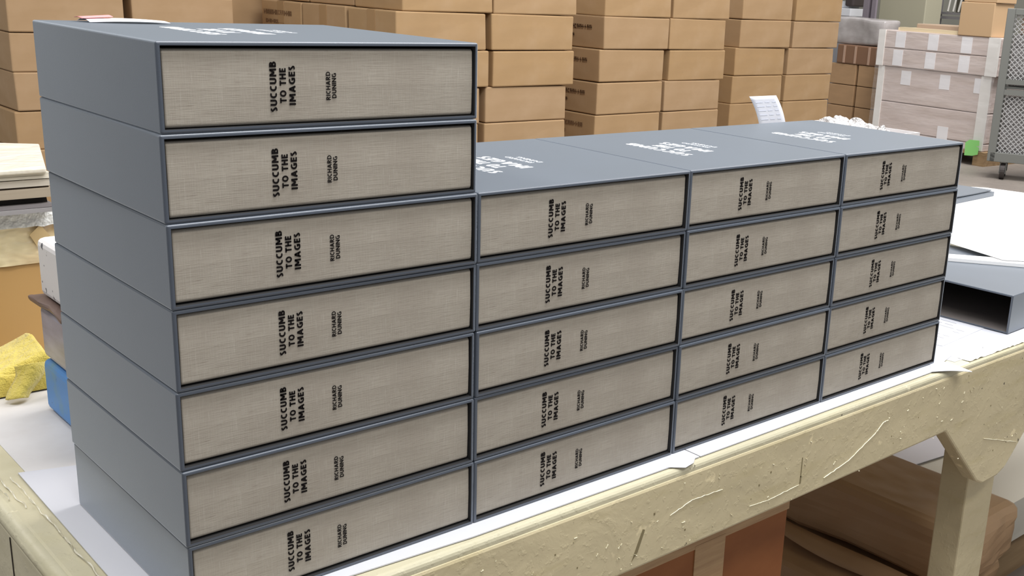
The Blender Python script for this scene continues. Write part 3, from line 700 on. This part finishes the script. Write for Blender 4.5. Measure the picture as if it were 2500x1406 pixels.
# timber frame and box on top of the load
pine = Mat('pale_pine', srgb(232, 214, 178), .6)
box('pine_batten', .22, L*.655, .02, .09, H+.001, H+.035, pine, None, loc=load.location, rz=ang)['label'] = 'x'
tag(bpy.data.objects['pine_batten'], 'pale pine batten lying along the front of the wrapped load', 'batten')
o = box('pine_batten', .14, .20, .10, .70, H+.001, H+.030, pine, None, loc=load.location, rz=ang); tag(o, 'pale pine batten running back across the wrapped load top', 'batten')
tag(box('brown_tray', .24, L*.645, .25, .70, H+.001, H+.075, Mat('brown_tray_board', srgb(176, 154, 132), .5), None, loc=load.location, rz=ang, bev=.01), 'film covered brown tray on the wrapped load behind the pine batten', 'tray')
kb = thing('kraft_carton', 'square tan carton standing on the right of the wrapped load', 'carton', load.location, ang)
kbm = Mat('tan_carton_board', srgb(200, 168, 130), .7)
box('carton_body', .90*L/1.35, 1.255*L/1.35, -.012, .30, H+.001, H+.300, kbm, kb, bev=.006)
tag(box('kraft_carton', .92*L/1.35, 1.27*L/1.35, -.005, .30, H+.302, H+.46, kbm, None, loc=load.location, rz=ang, bev=.006), 'second tan carton on top of the square one, cut by the photo edge', 'carton')

# brown cartons behind the load, at its left
bk = srgb(176, 142, 106); bkm = Mat('brown_carton_board', bk, .6); bkm.mixc(bkm.noise((2, 2, 8), 2, 3), mul(bk, .85), .6)
dkm = Mat('glossy_brown_carton', srgb(130, 98, 76), .3, .6)
Cc = wpt(2032, 292, 9.9); ca = math.atan2(*(wpt(2140, 150, 10.1)-wpt(2035, 150, 9.9)).yx) if False else ang
base = wpt(2030, 152, 11.9)
zz = base.z
rows = [(zz-.213, zz, 'third'), (zz-.432, zz-.219, 'second'), (zz-.650, zz-.438, 'lowest')]
for (z0_, z1_, nm) in rows:
    for j, w0 in enumerate((0.0, .375)):
        o = box('brown_carton', w0+.0, w0+.345, 0, .28, z0_, z1_, bkm, None, bev=.006, loc=(base.x, base.y, 0), rz=ang)
        tag(o, 'brown carton in the %s visible row beside the wrapped load, %s one' % ({'third': 'upper', 'second': 'middle', 'lowest': 'lower'}[nm], 'left' if j == 0 else 'right'), 'carton', 'brown cartons left of the wrapped load')
o = box('wooden_crate', 0, .72, 0, .28, FZ, zz-.655, palwood, None, loc=(base.x, base.y, 0), rz=ang); tag(o, 'wooden crate under the brown cartons left of the wrapped load', 'crate')
gb = thing('strapped_carton', 'dark glossy carton with clear straps above the brown cartons', 'carton', (base.x, base.y, 0), ang)
box('carton_body', .07, .72, -.01, .28, zz+.003, zz+.200, dkm, gb, bev=.014, seg=3)
for a in (.16, .31, .49): box('clear_strap', a, a+.028, -.014, -.009, zz+.012, zz+.190, Mat('clear_strap_film', srgb(180, 150, 130), .2), gb)
# plastic covered bale above
plm = Mat('cloudy_plastic', srgb(178, 173, 172), .18, .7); plm.mixc(plm.noise((2, 2, 4), 3, 4), srgb(158, 152, 150), .8).bump(plm.noise((1, 1, 1), 3, 2), .3, .04)
bm = boxbm(-.10, .66, .0, .28, zz+.203, zz+.480, .04, 3); bmesh.ops.subdivide_edges(bm, edges=bm.edges[:], cuts=4, use_grid_fill=True)
for v in bm.verts:
    n_ = noise.noise_vector(v.co*4)*.03; v.co += Vector((n_.x, n_.y, n_.z*.6)); v.co.z = max(v.co.z, zz+.203)
    d_ = abs(v.co.x-.30)
    if v.co.y < .12 and d_ < .12: v.co.y += .07*(1-d_/.12)
tag(new_obj('plastic_bag', bm_me(bm, 'bag', True), plm, None, loc=(base.x, base.y, 0), rz=ang), 'cloudy plastic wrapped bale with a gathered neck above the cartons', 'bag')

# green grey cabinet, machines, posts in the distance
gc = wpt(2142, 60, 12.8)
tag(box('machine_cabinet', 0, .64, 0, .3, FZ, 1.4, Mat('sage_green_enamel', srgb(176, 172, 150), .5), None, loc=(gc.x, gc.y, 0), rz=ang, bev=.01), 'sage green metal cabinet side behind the wrapped load', 'cabinet')
pm = Mat('mauve_grey_paint', srgb(132, 124, 132), .4)
pc = wpt(2103, 60, 12.2)
post = thing('steel_post', 'grey fluted steel post left of the sage cabinet', 'post', (pc.x, pc.y, FZ), ang)
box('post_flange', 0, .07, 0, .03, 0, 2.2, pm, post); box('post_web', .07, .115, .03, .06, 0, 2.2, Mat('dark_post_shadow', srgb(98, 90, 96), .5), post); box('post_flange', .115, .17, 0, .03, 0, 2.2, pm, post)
mc = wpt(2042, 60, 12.6)
mach = thing('binding_machine', 'white and dark finishing machine behind the carton stacks', 'machine', (mc.x, mc.y, 0), ang)
wpl = Mat('white_enamel', srgb(225, 227, 232), .4); dkp = Mat('dark_plastic', srgb(70, 62, 62), .5)
h0 = wpt(2046, 38, 12.0).z; h1 = wpt(2046, 22, 12.0).z; h2 = wpt(2046, 2, 12.0).z
box('machine_base', -.4, .20, 0, .25, FZ, h0-.01, Mat('machine_grey', srgb(150, 152, 158), .5), mach)
box('white_hopper', -.35, .20, -.02, .25, h0-.008, h1+.01, wpl, mach, bev=.008)
box('white_arm', -.35, .11, .05, .25, h1+.012, h2, wpl, mach, bev=.01)
box('dark_head', .09, .21, .0, .25, h1+.03, h2+.5, dkp, mach, bev=.02)
sc_ = wpt(2284, 40, 12.6)
rack = thing('steel_rack', 'dark steel rack frame with rods behind the tan carton', 'rack', (sc_.x, sc_.y, FZ), ang)
hh = sc_.z-FZ; rm = Mat('dark_steel', srgb(110, 108, 110), .4)
for x in (0, .62): box('rack_post', x, x+.05, 0, .05, 0, hh+.9, rm, rack)
box('rack_rail', .05, .62, 0, .03, hh-.02, hh+.01, rm, rack); box('rack_rail', .05, .62, 0, .03, hh+.03, hh+.055, rm, rack)
box('rack_back', .05, .62, .3, .32, hh+.05, hh+.9, Mat('dark_olive_panel', srgb(88, 84, 72), .7), rack)
for k in range(4): new_obj('leaning_rod', bm_me(tube((.12+.07*k, .05, hh+.06), (.06+.09*k, .28, hh+.85), .012), 'rod'), Mat('grey_rod', srgb(175, 172, 165), .4), rack)

# wire mesh cart at the right edge
cb = wpt(2437, 441, 9.62); cb.z = FZ
cart = thing('mesh_cart', 'grey steel cart with expanded metal mesh sides on casters', 'cart', (cb.x, cb.y, FZ), math.radians(-65))
cm = Mat('galvanised_grey_paint', srgb(128, 130, 126), .45, .5, Metallic=.2); mm = Mat('bright_mesh_wire', srgb(205, 205, 205), .3, .6, Metallic=.4)
W_, HT = 1.2, 1.43
box('base_frame', -.10, W_, 0, .06, .15, .23, cm, cart, bev=.004); box('base_frame', -.10, W_, .30, .34, .15, .23, cm, cart, bev=.004)
box('base_deck', -.10, W_, .06, .30, .17, .19, cm, cart)
for x, y in ((-.12, 0), (W_-.06, 0), (-.12, .29), (W_-.06, .29)): box('corner_post', x, x+.065, y, y+.06, .15, HT, cm, cart, bev=.004)
box('top_rail', -.055, W_-.06, 0, .05, HT-.05, HT, cm, cart, bev=.003); box('top_rail', -.055, W_-.06, .30, .34, HT-.05, HT, cm, cart, bev=.003)
box('middle_rail', -.055, W_-.06, .0, .04, .72, .765, cm, cart); box('middle_shelf', -.055, W_-.06, .04, .30, .77, .79, cm, cart); box('middle_rail', -.055, W_-.06, .0, .04, .81, .85, cm, cart)
def mesh_panel(z0_, z1_):
    bms = []; s = .042; x0_, x1_ = -.055, W_-.06; n = int((x1_-x0_+(z1_-z0_))/s)
    for k in range(n):
        for sg in (1, -1):
            xa = x0_-(z1_-z0_)+k*s; pa = [xa, z0_]; pb = [xa+(z1_-z0_), z1_]
            if pa[0] < x0_: pa[1] += x0_-pa[0]; pa[0] = x0_
            if pb[0] > x1_: pb[1] -= pb[0]-x1_; pb[0] = x1_
            if pb[0] <= pa[0]+.01: continue
            if sg < 0: pa[1] = z0_+z1_-pa[1]; pb[1] = z0_+z1_-pb[1]
            bms.append(tube((pa[0], .02, pa[1]), (pb[0], .02, pb[1]), .0045, 4))
    return join(bms)
new_obj('mesh_panel', bm_me(mesh_panel(.23, .72), 'mesh'), mm, cart); new_obj('mesh_panel', bm_me(mesh_panel(.85, HT-.05), 'mesh'), mm, cart)
for x, y in ((.02, .05), (W_-.15, .05), (.02, .27), (W_-.15, .27)):
    w1 = new_obj('caster', bm_me(tube((x-.02, y, .068), (x+.02, y, .068), .067, 20), 'wheel'), Mat('dark_rubber', srgb(58, 52, 50), .6), cart)
    new_obj('caster_fork', bm_me(join([boxbm(x-.028, x-.022, y-.03, y+.03, .05, .15), boxbm(x+.022, x+.028, y-.03, y+.03, .05, .15), boxbm(x-.028, x+.028, y-.03, y+.03, .142, .15)]), 'fork'), cm, w1)
slm = Mat('silver_film_bale', srgb(176, 172, 172), .25, .6); slm.mixc(slm.noise((2, 2, 2), 4, 5), srgb(205, 203, 204), .8).bump(slm.noise((1, 1, 1), 12, 4), .9, .05)
for nm, z0_, z1_, lb in (('film_bale', .191, .70, 'silvery film wrapped bale in the lower half of the mesh cart'), ('film_bale', .791, 1.22, 'silvery film wrapped bale on the middle shelf of the mesh cart')):
    o = box(nm, -.04, W_-.08, .05, .28, z0_, z1_, slm, None, bev=.02, loc=cart.location, rz=cart.rotation_euler.z); tag(o, lb, 'bale')
tag(box('pink_tan_carton', .0, W_-.12, .06, .27, 1.222, 1.365, Mat('pinkish_carton_board', srgb(196, 172, 156), .6), None, bev=.006, loc=cart.location, rz=cart.rotation_euler.z), 'pinkish tan carton on top of the upper bale in the mesh cart', 'carton')
# small things at the end of the load
CL = Vector((-0.349185, -0.912128, 0.583418)); q0 = wpt(2381, 362, 1.0)-CL; nn = Vector((-math.sin(ang), math.cos(ang), 0)); tt = (A-CL).dot(nn)/q0.dot(nn)
gp = CL+q0*tt; gx = (gp-A).dot(Vector((math.cos(ang), math.sin(ang), 0))); gz_ = gp.z-FZ
o = new_obj('green_tag', bm_me(prism([(gx-.085, gz_-.075), (gx-.090, gz_+.045), (gx-.05, gz_+.075), (gx+.055, gz_+.08), (gx+.060, gz_+.03), (gx+.02, gz_+.025), (gx+.06, gz_+.015), (gx+.055, gz_-.05), (gx, gz_-.068)], -.036, -.032, 'y'), 'tag'), Mat('fluorescent_green', srgb(150, 225, 130), .6), load)
o['label'] = 'bright green tag'

# ------------------------------------------------------------------ render quality
SC.cycles.use_denoising = True
SC.cycles.max_bounces = 6
